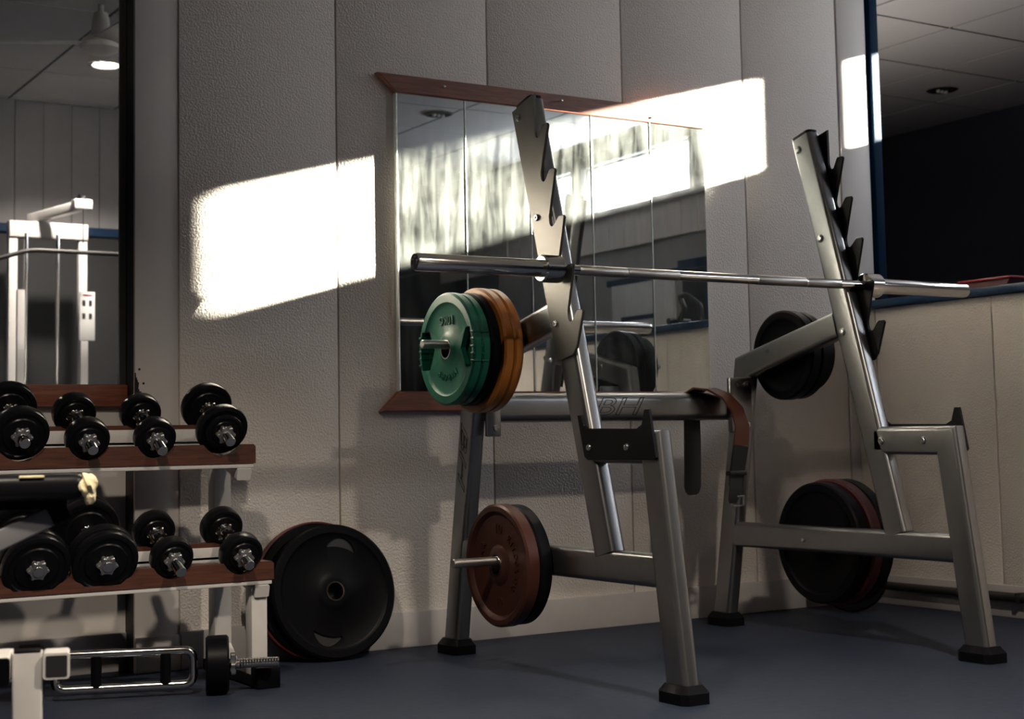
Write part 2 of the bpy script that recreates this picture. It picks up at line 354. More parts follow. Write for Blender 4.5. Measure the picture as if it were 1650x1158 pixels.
# ------------------------------------------------------------------ squat rack
NX, FX = 2.279, 3.321
rack = root('squat_rack', (2.8, 3.4, 0), 'silver steel squat rack with angled uprights and black hook plates', 'squat rack')
SEC = rrect(.06, .082, .018)
def side_frame(X, sgn):
    hx = .024
    obj('upright', sweep(B(), [(X, 3.190, .335), (X, 3.529, 1.572)], rrect(.048, .085, .014, 5), (1, 0, 0)), 'silver', rack)
    obj('top_cap', sweep(B(), [(X, 3.5293, 1.573), (X, 3.5315, 1.581)], rrect(.046, .083, .0135), (1, 0, 0)), 'black_steel', rack, label='black plastic cap')
    obj('front_leg', sweep(B(), [(X, 3.255, .609), (X, 2.984, .607), (X, 2.902, .02)], rrect(.048, .082, .014, 5), (1, 0, 0)), 'silver', rack)
    obj('rear_leg', sweep(B(), [(X, 3.992, .02), (X, 3.846, .858), (X, 3.405, .965)], rrect(.048, .082, .014, 5), (1, 0, 0)), 'silver', rack)
    obj('lower_beam', sweep(B(), [(X, 3.945, .305), (X, 2.94, .305)], rrect(.046, .080, .013), (1, 0, 0)), 'silver', rack)
    for (y, w) in ((2.902, .118), (3.990, .118)):
        bm = B(); v = []
        for (s, z) in ((1, 0), (1, .026), (.74, .044)):
            v.append([bm.verts.new((X+a*.043*s, y+b*w/2*s, z)) for a, b in ((-1, -.7), (-.7, -1), (.7, -1), (1, -.7), (1, .7), (.7, 1), (-.7, 1), (-1, .7))])
        for q in range(2):
            for j in range(8): bm.faces.new((v[q][j], v[q][(j+1) % 8], v[q+1][(j+1) % 8], v[q+1][j]))
        bm.faces.new(v[0][::-1]); bm.faces.new(v[2])
        obj('foot', bm, 'rubber', rack, label='black rubber foot')
    # hook plate on the outer side
    N = [(3.440, 1.457), (3.414, 1.331), (3.377, 1.203), (3.338, 1.068), (3.297, .939)]
    T = [(3.404, 1.492), (3.373, 1.362), (3.334, 1.229), (3.296, 1.094), (3.256, .969)]
    pts = [(3.571, 1.556), (3.455, 1.586)]
    for i, (n_, t_) in enumerate(zip(N, T)):
        pts += [(n_[0]+.0165, n_[1]+.022)]
        for a in (200, 235, 270, 305): pts.append((n_[0]-.015*math.cos(R(a)), n_[1]+.015+.015*math.sin(R(a))))
        pts += [(t_[0]+.015, t_[1]-.004), (t_[0]+.011, t_[1]), (t_[0]-.010, t_[1]), (t_[0]-.0145, t_[1]-.006)]
        nx = N[i+1] if i < 4 else None
        if nx: pts += [(nx[0]+.0155, nx[1]+.032)]
    pts += [(3.273, .872), (3.290, .852), (3.368, .838)]
    x0 = X+sgn*(hx+.0005); x1 = X+sgn*(hx+.0085)
    obj('hook_plate', poly(B(), pts, 'x', min(x0, x1), max(x0, x1), bev=.0012), 'hook_steel' if sgn < 0 else 'black_steel', rack, label='toothed bar-hook plate')
    pts = [(3.279, .692), (3.262, .692), (3.252, .664), (3.238, .656), (3.02, .652), (2.998, .662), (2.988, .700), (2.968, .700), (2.944, .582), (2.950, .576), (3.236, .576), (3.250, .584)]
    obj('safety_catch', poly(B(), pts, 'x', min(x0, x1), max(x0, x1), bev=.0012), 'black_steel', rack, label='black safety catch with two prongs')
    # bolts on both faces
    for (y, z) in ((3.535, 1.532), (3.450, 1.238), (3.369, .940), (3.225, .608), (3.062, .608)):
        xo = X+sgn*(hx+.0085)
        obj('bolt', lathe([(0, 0), (.0095, 0), (.0095, .003), (.0075, .006), (.004, .006), (.003, .003), (0, .003)], Matrix.Translation((xo, y, z)) @ Matrix.Diagonal((sgn, 1, 1, 1)), 14), 'bolt', rack)
        xi = X-sgn*hx
        obj('bolt', lathe([(0, 0), (.013, 0), (.013, .002), (.009, .004), (.008, .007), (0, .008)], Matrix.Translation((xi, y, z)) @ Matrix.Diagonal((-sgn, 1, 1, 1)), 6 if z < .7 else 14), 'bolt', rack)
    for (y, z) in ((3.711, .903), (3.575, .302)):
        xi = X-sgn*hx
        obj('bolt', lathe([(0, 0), (.007, 0), (.006, .004), (0, .005)], Matrix.Translation((xi, y, z)) @ Matrix.Diagonal((-sgn, 1, 1, 1)), 12), 'bolt', rack)
    for (y, z, L) in ((3.711, .903, .232), (3.575, .302, .221)):
        h = obj('weight_horn', cyl(.0125, (X+sgn*hx, y, z), (X+sgn*(hx+L), y, z), 20, .002), 'dull_chrome', rack, label='steel peg for plates')
    # bracket plates for the rear tie
    xa, xb = (X+.012, X+.060) if sgn < 0 else (X-.105, X-.012)
    obj('bracket', bx(xa, xb, 3.808, 3.826, .642, .822, bev=.005), 'silver', rack)
    for z in (.667, .800):
        for t in ((.3, .75) if sgn > 0 else (.6,)):
            obj('bolt', lathe([(0, 0), (.010, 0), (.009, .005), (.004, .005), (.003, .002), (0, .002)], Matrix.Translation((xa+(xb-xa)*t, 3.808, z)) @ Matrix.Rotation(R(-90), 4, 'Z'), 12), 'bolt', rack)
side_frame(NX, -1); side_frame(FX, 1)
obj('rear_tie', sweep(B(), [(2.29, 3.850, .7275), (3.31, 3.850, .7275)], rrect(.056, .088, .024), (0, 1, 0)), 'silver', rack, label='horizontal tie beam')
text_part('logo', 'BH', .078, axes((2.765, 3.8215, .727), (1, 0, 0), (0, 0, 1), (0, -1, 0)) @ Matrix.Diagonal((1.75, 1, 1, 1)), 'black_paint', rack, outline=.0009, shear=.35, label='outlined letters BH on the tie beam')
text_part('logo', 'BH', .072, axes((NX-.0242, 3.893, .600), (0, .16, -1), (0, -1, -.16), (-1, 0, 0)) @ Matrix.Diagonal((2.0, .8, 1, 1)), 'black_paint', rack, outline=.0009, shear=.35, label='outlined letters BH on the rear leg')

# ------------------------------------------------------------------ barbell
bar = root('barbell', (2.806, 3.337, 1.068), 'long chrome barbell lying unloaded across the rack hooks', 'barbell')
BY, BZ = 3.337, 1.083
def lx(prof, x=0): return lathe(prof, Matrix.Translation((x, BY, BZ)), 36)
obj('shaft', lx([(0, 2.20), (.0140, 2.20), (.0140, 3.41), (0, 3.41)]), 'chrome', bar)
for a, b in ((2.30, 2.46), (2.463, 2.64), (2.93, 3.12), (3.123, 3.26)):
    obj('knurled_grip', lx([(.0139, a), (.0143, a+.001), (.0143, b-.001), (.0139, b)]), 'dull_chrome', bar)
for s, c0, c1, e in ((-1, 2.240, 2.180, 1.801), (1, 3.360, 3.420, 3.811)):
    d = 1 if c1 > c0 else -1
    obj('collar', lx([(0, c0), (.034, c0), (.037, c0+d*.003), (.037, c1-d*.004), (.033, c1), (0, c1)]), 'chrome', bar)
    obj('sleeve', lx([(0, c1), (.0232, c1), (.0232, e-d*.006), (.021, e), (.017, e), (.016, e-d*.004), (0, e-d*.004)]), 'chrome', bar)
    obj('end_cap', lx([(0, e-d*.0045), (.0095, e-d*.0045), (.008, e-d*.001), (0, e-d*.001)]), 'chrome', bar)

# ------------------------------------------------------------------ weight plates
def disc_profile(Rr, t, rim=.03, hub=.045, hole=.0255, rec=.006):
    """closed (radius, t) outline of a rimmed plate, face at t=0, back at t"""
    return [(hole, .001), (hub-.012, 0), (hub, rec*.6), (hub+.006, rec), (Rr-rim-.008, rec), (Rr-rim, .002), (Rr-rim+.003, 0), (Rr-.006, 0), (Rr, .005), (Rr, t-.005), (Rr-.006, t), (Rr-rim+.003, t), (Rr-rim, t-.002), (Rr-rim-.008, t-rec), (hub+.006, t-rec), (hub, t-rec*.6), (hub-.012, t), (hole, t-.001)]
def plate(x, y, z, Rr, t, material, label, group=None, grips=False, name='weight_plate', **kw):
    """plate hanging on a peg along X, its face towards -X at x"""
    p = root(name, (x, y, z-Rr), label, 'weight plate', group)
    d = obj('disc', lathe(disc_profile(Rr, t, **kw), Matrix.Translation((x, y, z)), 72), material, p)
    obj('hub_ring', lathe([(.0245, -.0015), (.029, -.0015), (.029, .004), (.0245, t)], Matrix.Translation((x, y, z)), 32), 'chrome', p, label='steel ring round the hole')
    if grips:
        cut = B()
        for s in (-1, 1):
            pts = [(y+s*(Rr-.024), z-.055), (y+s*(Rr-.058), z-.055), (y+s*(Rr-.086), z), (y+s*(Rr-.058), z+.055), (y+s*(Rr-.024), z+.055), (y+s*(Rr-.013), z)]
            poly(cut, [(q[0]-OFF[p].y, q[1]-OFF[p].z) for q in pts], 'x', -.02, t+.02)
        bmesh.ops.recalc_face_normals(cut, faces=cut.faces)
        boolean(d, cut)
        for s in (-1, 1):
            for q in range(5):
                zz = z-.04+.02*q; yy_ = sorted((y+s*(Rr-.020), y+s*(Rr-.003)))
                obj('grip_rib', bx(x-.002, x+t*.8, yy_[0], yy_[1], zz-.003, zz+.003, bev=.0012, seg=1), material, p)
    return p
ZU, ZL = .903-.0125, .302-.0125
gp = plate(2.099, 3.711, ZU, .160, .028, 'green_rubber', 'green rubber plate marked 10KG, outermost on the upper peg', grips=True)
text_part('lettering', '10KG', .036, axes((2.1045, 3.711, ZU+.082), (0, 1, 0), (0, 0, -1), (-1, 0, 0)), 'green_rubber', gp, depth=.0035, label='raised text 10KG, upside down')
def arc_text(s, Rr, a0, step, size, X, cy, cz, material, parent, flip, dep=.0028):
    """letters round a circle on a face towards -X; a measured from +Z clockwise as seen from -X (towards -Y ... )"""
    for i, ch in enumerate(s):
        a = R(a0+step*i); rad = Vector((0, -math.sin(a), math.cos(a)))      # seen from -X, +Y is to the left
        up = rad*flip; xdir = up.cross(Vector((-1, 0, 0)))
        text_part('lettering', ch, size, axes(Vector((X, cy, cz))+rad*Rr, xdir, up, (-1, 0, 0)), material, parent, depth=dep, label='raised letter '+ch)
arc_text('MARAЯЧ'.replace('Я', 'R').replace('Ч', 'P'), .080, 146, 13.5, .028, 2.1045, 3.711, ZU, 'green_rubber', gp, 1)
plate(2.128, 3.711, ZU, .158, .027, 'green_rubber', 'second green plate, tucked behind the 10KG one', grips=True)
plate(2.156, 3.711, ZU, .161, .031, 'rubber', 'black plate squeezed between the green and orange plates')
plate(2.188, 3.711, ZU-.002, .178, .031, 'orange_rubber', 'orange rubber plate next to the black plate')
plate(2.2205, 3.711, ZU-.002, .177, .031, 'orange_rubber', 'innermost orange rubber plate against the rack arm')
br = plate(2.169, 3.575, ZL, .167, .040, 'brown_iron', 'rusty brown iron plate on the lower peg', rim=.022, hub=.05, rec=.010)
text_part('lettering', '10', .040, axes((2.1785, 3.575, ZL+.098), (0, -1, 0), (0, 0, 1), (-1, 0, 0)), 'brown_iron', br, depth=.002, label='raised number at the top')
text_part('lettering', '10', .032, axes((2.1785, 3.575, ZL-.100), (0, -1, 0), (0, 0, 1), (-1, 0, 0)), 'brown_iron', br, depth=.002, label='raised number at the bottom')
arc_text('KILOGRAMS', .092, 38, 11.5, .024, 2.1785, 3.575, ZL, 'brown_iron', br, 1)
arc_text('BAR', .092, 272, 16, .026, 2.1785, 3.575, ZL, 'brown_iron', br, 1)
plate(2.211, 3.575, ZL, .164, .040, 'rubber', 'black plate behind the brown iron plate', rim=.022)
plate(3.357, 3.711, ZU, .146, .040, 'rubber', 'black plate on the far upper peg, nearest the frame')
fp = plate(3.402, 3.711, ZU, .143, .036, 'rubber', 'middle black plate on the far upper peg')
plate(3.447, 3.711, ZU+.004, .122, .034, 'rubber', 'small outermost black plate on the far upper peg')
plate(3.357, 3.575, ZL, .190, .045, 'rubber', 'wide black plate on the far lower peg')
plate(3.405, 3.575, ZL, .199, .042, 'red_rubber', 'dark red plate on the far lower peg')
plate(3.450, 3.575, ZL, .198, .045, 'rubber', 'outer black plate behind the red one')
# plates leaning on the wall / floor
mat('grip_grey', (.022, .022, .026), .4)
def leaning(name, base, Rr, t, yaw_, lean, material, label, grips, ring=True):
    p = root(name, base, label, 'weight plate'); d = obj('disc', lathe(disc_profile(Rr, t, rim=.028, hub=.052, rec=.005), Matrix.Translation((0, 0, Rr)), 80), material, p, local=True)
    OFF[d] = Vector()
    if ring: obj('hub_ring', lathe([(.0245, -.002), (.029, -.002), (.029, .004), (.0245, t)], Matrix.Translation((0, 0, Rr)), 32), 'chrome', p, local=True, label='steel ring round the hole')
    if grips:
        for a in (105, -75):
            cut = B(); rm = Rr-.062
            pts = []
            for q in range(13):
                th = R(a-20+40*q/12); pts.append(((rm+.026*math.cos(R(-90+180*q/12)))*math.cos(th), Rr+(rm+.026*math.cos(R(-90+180*q/12)))*math.sin(th)))
            for q in range(12, -1, -1):
                th = R(a-20+40*q/12); pts.append(((rm-.004)*math.cos(th), Rr+(rm-.004)*math.sin(th)))
            poly(cut, pts, 'x', -.02, t+.02); bmesh.ops.remove_doubles(cut, verts=cut.verts, dist=1e-5); bmesh.ops.recalc_face_normals(cut, faces=cut.faces)
            boolean(d, cut)
            ins = B(); poly(ins, pts, 'x', .012, t-.012); obj('grip_insert', ins, 'grip_grey', p, local=True, label='grey grip pocket')
    p.rotation_euler = (0, lean, yaw_); return p
leaning('weight_plate', (1.925, 4.048, .006), .197, .036, R(90), R(10.2), 'rubber', 'large black plate with two grip holes leaning on the wall', True)
rp = leaning('weight_plate', (1.895, 4.0905, .006), .1985, .033, R(90), R(10.0), 'rubber', 'red-rimmed plate hidden behind the large leaning black plate', False, False)
obj('rim_band', lathe([(.1983, .004), (.203, .006), (.203, .028), (.1983, .030)], Matrix.Translation((0, 0, .1985)), 80), 'red_rubber', rp, local=True, label='red rim')
leaning('weight_plate', (3.87, 3.96, .004), .125, .035, R(40), R(8), 'rubber', 'small black plate standing on the floor in the dark corner', False)

# ------------------------------------------------------------------ leather belt on the tie beam
belt = root('lifting_belt', (3.13, 3.80, .44), 'brown leather lifting belt draped over the tie beam', 'belt')
def ribbon(pts, w, t, dirs):
    bm = B(); rings = []; P = [Vector(p) for p in pts]
    for i, p in enumerate(P):
        tg = (P[min(i+1, len(P)-1)]-P[max(i-1, 0)]).normalized(); d = Vector(dirs[i]); d = (d-tg*d.dot(tg)).normalized(); nn = tg.cross(d)
        ww = w[i] if isinstance(w, list) else w
        rings.append([bm.verts.new(p+d*a*ww/2+nn*b*t/2) for a, b in ((-1, -1), (1, -1), (1, 1), (-1, 1))])
    for a, b in zip(rings, rings[1:]):
        for j in range(4): bm.faces.new((a[j], a[(j+1) % 4], b[(j+1) % 4], b[j]))
    bm.faces.new(rings[0][::-1]); bm.faces.new(rings[-1]); return bm
front = [(3.10, 3.885, .70), (3.105, 3.872, .765), (3.115, 3.84, .785), (3.135, 3.805, .783), (3.165, 3.770, .760), (3.190, 3.745, .715), (3.20, 3.735, .66), (3.195, 3.738, .60), (3.185, 3.745, .53), (3.178, 3.75, .47)]
dr = [(1, 0, 0), (1, .1, 0), (1, .25, 0), (1, .4, 0), (1, .45, 0), (1, .4, 0), (1, .3, 0), (1, .2, 0), (1, .2, 0), (1, .2, 0)]
bw = [.07, .075, .09, .095, .092, .085, .078, .074, .070, .066]
obj('strap', ribbon(front[:8], bw[:8], .006, dr[:8]), 'leather_brown', belt)
obj('strap_lower', ribbon(front[7:], bw[7:], .006, dr[7:]), 'leather_black', belt, label='dark lower half of the strap')
back = [(3.120, 3.890, .72), (3.122, 3.893, .62), (3.120, 3.893, .54), (3.117, 3.893, .47), (3.115, 3.893, .45), (3.115, 3.893, .442)]
obj('strap_end', ribbon(back, [.062, .066, .066, .066, .052, .03], .006, [(1, 0, 0)]*6), 'leather_black', belt, label='dark rounded strap end hanging behind the beam')
obj('keeper', bx(3.146, 3.216, 3.735, 3.760, .505, .520, bev=.003), 'leather_black', belt, label='dark leather keeper loop')
obj('prong_strap', ribbon([(3.178, 3.748, .51), (3.170, 3.742, .46), (3.150, 3.735, .43), (3.135, 3.732, .425)], [.064, .058, .04, .015], .005, [(1, .2, 0)]*4), 'leather_black', belt)
bk = B()
for z in (.405, .435): box(bk, 3.150, 3.206, 3.738, 3.746, z, z+.006, bev=.002)
for x in (3.150, 3.200): box(bk, x, x+.006, 3.738, 3.746, .405, .441, bev=.002)
obj('buckle', bk, 'dull_chrome', belt, label='steel roller buckle')

# ------------------------------------------------------------------ wall mirror (five panes, two wooden strips)
wm = root('wall_mirror', (2.818, YB-.02, .787), 'five-pane wall mirror held by two mahogany strips', 'mirror')
obj('backing', bx(2.197, 3.442, YB-.018, YB-.001, .790, 1.735), 'edge_glass', wm, label='pale backing between panes')
px = [2.197, 2.4475, 2.6965, 2.946, 3.1975, 3.443]
tilt = [(.0012, 0), (-.0008, .0006), (.0004, -.0004), (0, 0), (.0035, .0012)]
for i, (a, b) in enumerate(zip(px, px[1:])):
    bm = bx(-(b-a)/2+.0022, (b-a)/2-.0022, -.004, 0, -.474, .474, bev=.0015, seg=1)
    p = obj('pane', bm, 'mirror', wm, local=True); p.location = Vector(((a+b)/2, YB-.0185, 1.262))-OFF[wm]; p.rotation_euler = (tilt[i][1], 0, tilt[i][0])
for x in px[:-1]:
    obj('bevel_edge', bx(x-.0020, x+.0020, YB-.0245, YB-.0185, .792, 1.732, bev=.001, seg=1), 'edge_glass', wm, label='pale ground edge between panes')
def strip(pts, label):
    o = obj('wood_strip', poly(B(), pts, 'y', YB-.030, YB-.0008, bev=.003), 'mahogany', wm, label=label); return o
strip([(2.130, 1.791), (2.195, 1.733), (3.445, 1.733), (3.510, 1.791)], 'mitred top strip of red-brown wood')
strip([(2.130, .727), (3.510, .727), (3.445, .788), (2.195, .788)], 'mitred bottom strip of red-brown wood')
for x, z in ((2.355, 1.764), (2.808, 1.765), (3.262, 1.766)):
    obj('screw', lathe([(0, 0), (.0016, 0), (.0016, .022), (.0042, .023), (.0042, .026), (0, .027)], Matrix.Translation((x, YB-.030, z)) @ Matrix.Rotation(R(-90), 4, 'Z'), 10), 'bolt', wm)
# left mirror in the recess
lm = root('recess_mirror', (1.0, YR-.02, .75), 'tall mirror on the left with a dark chipped lower corner', 'mirror')
obj('pane', bx(.35, XP-.001, YR-.007, YR-.001, .811, 2.5, bev=.001, seg=1), 'mirror_left', lm)
obj('wood_strip', bx(.35, XP-.001, YR-.024, YR-.001, .749, .811, bev=.003), 'mahogany', lm, label='wooden strip under the mirror')
for k in range(11):
    a = k/10; z = .772+.066*a; w = .026*(1-a)**1.4+.003
    obj('paint_chip', bx(XP-.0005, XP+w*random.uniform(.6, 1.2), YB+.0052, YB+.0068, z-.0042, z+.0042), 'black_paint', lm, label='black flake on the white edge')
for x, z in ((XP+.013, .852), (XP+.025, .812)):
    obj('paint_chip', lathe([(0, 0), (.0035, 0), (.0035, .0008), (0, .0008)], Matrix.Translation((x, YB+.006, z)) @ Matrix.Rotation(R(-90), 4, 'Z'), 10), 'black_paint', lm, label='black speck on the white edge')

# ------------------------------------------------------------------ dumbbell rack
dr_ = root('dumbbell_rack', (1.1, 3.88, 0), 'white steel two-tier dumbbell rack with scalloped wooden rails', 'dumbbell rack')
XS = [.790, .968, 1.137, 1.316, 1.503]
def rail(y0, y1, z0, z1, notches, x0=.62, x1=1.592):
    pts = [(x0, z0)] + [(x1, z0), (x1, z1-.006), (x1-.006, z1)]
    for (cx, cz, rr) in sorted(notches, reverse=True):
        dz = z1-cz
        if abs(dz) >= rr: continue
        a0 = math.asin(dz/rr); hx = rr*math.cos(a0)
        for q in range(9):
            a = a0 + (-math.pi-2*a0)*q/8
            pts.append((cx+rr*math.cos(a), max(z0+.012, cz+rr*math.sin(a))))
    pts.append((x0, z1))
    return poly(B(), pts, 'y', y0, y1)
TOPR = [.074, .072, .0575, .0575, .0725]; LOWR = [.086, .086, .085, .056, .056]
TF, TB = (3.888, .657), (4.015, .724); LF, LB = (3.768, .357), (3.895, .418)
def lift(Rr, ref): return ref
for nm, (fy, fz), (by, bz), rr, fz0, fz1, bz0, bz1, lo in (('top', TF, TB, TOPR, .582, .634, .640, .690, .005), ('low', LF, LB, LOWR, .278, .326, .330, .372, 0)):
    dz = [.016, .016, 0, 0, .018] if nm == 'top' else [.004, .004, .006, -.006, -.006]
    obj('wooden_rail', rail(fy-.016, fy+.036, fz0, fz1, [(x, fz+d, r_) for x, d, r_ in zip(XS, dz, rr)]), 'shelf_wood', dr_, label='scalloped front rail of dark wood')
    obj('wooden_rail', rail(by+.0, by+.046, bz0+.006, bz1, [(x, bz+.012+d, r_) for x, d, r_ in zip(XS, dz, rr)]), 'shelf_wood', dr_, label='scalloped rear rail of dark wood')
    obj('steel_rail', bx(.62, 1.588, fy-.013, fy+.040, fz0-.012, fz0, bev=.002), 'white_steel', dr_)
    obj('steel_rail', bx(.62, 1.588, by-.006, by+.0, bz0-.004, bz1-.012, bev=.002), 'white_steel', dr_)
    obj('steel_rail', bx(.62, 1.588, by-.006, by+.050, bz0-.010, bz0+.006, bev=.002), 'white_steel', dr_)
    for x in (.66, 1.535):
        obj('shelf_arm', sweep(B(), [(x+.025, fy-.012, fz0-.030), (x+.025, by+.06, bz0-.026)], rrect(.04, .032, .004), (1, 0, 0)), 'white_steel', dr_)
for x in (.66, 1.535):
    obj('rear_post', bx(x, x+.05, 4.035, 4.085, .03, .66, bev=.004), 'white_steel', dr_)
    obj('front_post', bx(x, x+.045, 3.768, 3.812, .03, .262, bev=.004), 'white_steel', dr_)
    obj('base_tube', bx(x, x+.05, 3.735, 4.13, .004, .036, bev=.004), 'black_steel', dr_, label='black floor tube')
    obj('end_cap', bx(x-.004, x+.062, 3.722, 3.770, 0, .056, bev=.005), 'rubber', dr_, label='black rubber foot cap')
    obj('foot_gusset', poly(B(), [(4.035, .036), (3.97, .036), (4.035, .085)], 'x', x+.003, x+.047), 'white_steel', dr_)

# dumbbells: prototype built along local Y (front = -Y), origin at the underside of the front head
def star(r, t, M):
    pts = []
    for i in range(48):
        a = 2*math.pi*i/48; pts.append(((r*(.82+.18*math.cos(6*a)))*math.cos(a), (r*(.82+.18*math.cos(6*a)))*math.sin(a)))
    bm = poly(B(), pts, 'y', 0, t, bev=.002); bmesh.ops.transform(bm, matrix=M, verts=bm.verts); return bm
RY = Matrix.Rotation(R(90), 4, 'Z')     # lathe X -> local Y
def dumbbell(Rr, discs, rod, name='dumbbell'):
    """discs: list of (radius, thickness) from the handle outwards; rod: how far the threaded end sticks out"""
    r = root(name, (0, 0, 0), '', 'dumbbell'); OFF[r] = Vector()
    H = .055
    tot = sum(t for _, t in discs)
    e = H+tot+.018+rod
    obj('handle', lathe([(0, -e), (.0128, -e), (.014, -e+.002), (.014, e-.002), (.0128, e), (0, e)], RY, 20), 'chrome', r, local=True)
    obj('grip', lathe([(.0138, -H), (.0165, -H+.006), (.0165, H-.006), (.0138, H)], RY, 20), 'chrome', r, local=True)
    for s in (-1, 1):
        y = H
        obj('inner_collar', star(.027, .012, Matrix.Translation((0, s*(H-.008)-.006, 0))), 'chrome', r, local=True)
        for (rr, t) in discs:
            a, b = (s*y, s*(y+t)); lo, hi = min(a, b), max(a, b)
            pr = [(.0138, lo), (rr*.62, lo), (rr*.66, lo+.003), (rr*.80, lo+.003), (rr*.84, lo), (rr-.006, lo), (rr-.0015, lo+.002), (rr, lo+.006), (rr, hi-.006), (rr-.0015, hi-.002), (rr-.006, hi), (rr*.84, hi), (rr*.80, hi-.003), (rr*.66, hi-.003), (rr*.62, hi), (.0138, hi)]
            obj('disc', lathe(pr, RY, 48), 'disc_rubber', r, local=True); y += t
        obj('star_nut', star(.027, .016, Matrix.Translation((0, (s*(y+.008))-.008, 0))), 'star_nut', r, local=True, label='grey star-shaped lock nut')
    return r
small = dumbbell(.0565, [(.0565, .036)], .032)
smallrod = dumbbell(.055, [(.055, .034)], .045)
mid = dumbbell(.071, [(.071, .034)], .026)
midtwo = dumbbell(.071, [(.071, .026), (.052, .014)], .034)
big = dumbbell(.085, [(.085, .030), (.083, .026)], .0)
used = set()
def put(proto, x, f, b, dz, Rr, label, group):
    o = proto if proto not in used else copy_tree(proto); used.add(proto)
    d = Vector((0, b[0]-f[0], b[1]-f[1])); ang = math.atan2(d.z, d.y)
    c = Vector((x, (f[0]+b[0])/2, (f[1]+b[1])/2+dz))
    o.location = c; o.rotation_euler = (ang, 0, random.uniform(-.03, .03)); o['label'] = label; o['group'] = group
GT, GL = 'dumbbells on the top tier', 'dumbbells on the lower tier'
put(mid, XS[1], TF, TB, .016, .071, 'large dumbbell at the left end of the top tier', GT)
put(small, XS[2], TF, TB, 0, .0565, 'small dumbbell second from the left on the top tier', GT)
put(smallrod, XS[3], TF, TB, 0, .0565, 'small dumbbell third from the left on the top tier', GT)
put(midtwo, XS[4], TF, TB, .018, .071, 'large dumbbell at the right end of the top tier', GT)
put(big, XS[1], LF, LB, .004, .085, 'heavy double-disc dumbbell below the torn bench pad', GL)
put(big, XS[2], LF, LB, .006, .085, 'heavy double-disc dumbbell second from the left on the lower tier', GL)
put(smallrod, XS[3], LF, LB, -.006, .055, 'small dumbbell third from the left on the lower tier', GL)
put(small, XS[4], LF, LB, -.006, .055, 'small dumbbell at the right end of the lower tier', GL)

# ------------------------------------------------------------------ triceps bar on the floor
tb = root('triceps_bar', (1.40, 3.745, 0), 'chrome triceps bar lying on the floor under the dumbbell rack', 'barbell'); OFF[tb] = Vector()
tb.rotation_euler = (0, 0, R(-20))
zc = .074
loop = fillet([(-.20, 0, zc+.040), (-.030, 0, zc+.040), (-.030, 0, zc-.046), (-.37, 0, zc-.046), (-.37, 0, zc+.040), (-.20, 0, zc+.040)], .026)
obj('frame_loop', sweep(B(), loop[:-1], circ(.011, 12), (0, 1, 0), closed=True), 'chrome', tb, local=True)
for x in (-.10, -.27): obj('grip', cyl(.0135, (x, 0, zc-.040), (x, 0, zc+.034), 16), 'rubber', tb, local=True, label='black grip')
for s, x in ((1, 0), (-1, -.40)):
    e = .185 if s > 0 else -.57
    pts = []; n = 26; a0 = x
    for i in range(n): pts += [(.0120, a0+(e-a0)*i/n), (.0132, a0+(e-a0)*(i+.5)/n)]
    obj('threaded_end', lathe([(0, a0)]+pts+[(.0115, e), (0, e)], Matrix.Translation((0, 0, zc)), 16), 'chrome', tb, local=True)
for a, b in ((0, .058), (-.458, -.40)):
    obj('disc', lathe([(.013, a), (.068, a), (.073, a+.005), (.0735, b-.005), (.068, b), (.013, b)], Matrix.Translation((0, 0, zc)), 40), 'rubber', tb, local=True)
obj('star_collar', star(.030, .014, Matrix.Translation((.062, 0, zc)) @ Matrix.Rotation(R(-90), 4, 'Z')), 'chrome', tb, local=True)

# ------------------------------------------------------------------ bench in the left foreground
bn = root('weight_bench', (.643, 2.53, 0), 'white steel bench frame with a torn black pad', 'bench'); OFF[bn] = Vector()
bn.rotation_euler = (0, 0, R(-16))
obj('post', sweep(B(), [(0, .026, 0), (0, .026, .300)], rrect(.047, .047, .004), (1, 0, 0)), 'white_steel', bn, local=True)
obj('post_cap', bx(-.021, .021, .005, .047, .300, .304, bev=.003), 'rubber', bn, local=True, label='black plastic plug on the post')
def open_tube(x, y0, y1, z, w, h):
    bm = sweep(B(), [(x, y1, z), (x, y0, z)], rrect(w, h, .005), (1, 0, 0)); return bm
obj('cross_tube', open_tube(.0455, -.004, .060, .2785, .042, .042), 'white_steel', bn, local=True)
obj('tube_end_shade', sweep(B(), [(.0455, .0, .2785), (.0455, -.0046, .2785)], rrect(.034, .034, .003), (1, 0, 0)), 'black_paint', bn, local=True, label='shade in the open tube end, painted black')  # black block stands for the shade inside the hollow tube
obj('cross_tube', open_tube(-.0455, -.040, .090, .2785, .040, .042), 'white_steel', bn, local=True)
obj('tube_cap', sweep(B(), [(-.0455, -.038, .2785), (-.0455, -.052, .2785)], rrect(.042, .044, .006), (1, 0, 0)), 'rubber', bn, local=True, label='black end cap')
obj('front_tube', sweep(B(), [(-.50, .075, .281), (-.024, .075, .281)], rrect(.036, .036, .004), (0, 1, 0)), 'white_steel', bn, local=True)
pad = obj('pad', bx(-.62, .090, .150, .350, .541, .586, bev=.016, seg=3), 'vinyl_black', bn, local=True)
bm = B(); bmesh.ops.create_icosphere(bm, subdivisions=3, radius=.021)
for v in bm.verts: v.co = Vector((v.co.x*.8, v.co.y*.9, v.co.z*1.05))*(1+.35*math.sin(v.co.x*300+v.co.z*210)*.4+random.uniform(-.08, .08)); v.co += Vector((.094, .165, .566))
obj('foam_tear', bm, 'foam', pad, local=True, label='yellow foam bursting out of the torn corner')
bm = B(); bmesh.ops.create_icosphere(bm, subdivisions=2, radius=.010)
for v in bm.verts: v.co = Vector((v.co.x, v.co.y, v.co.z*1.5))*(1+random.uniform(-.15, .15))+Vector((.099, .160, .546))
obj('foam_tear', bm, 'foam', pad, local=True)
obj('foam_seam', bx(-.02, .022, .149, .154, .581, .5855, bev=.001, seg=1), 'foam', pad, local=True, label='split seam showing foam')
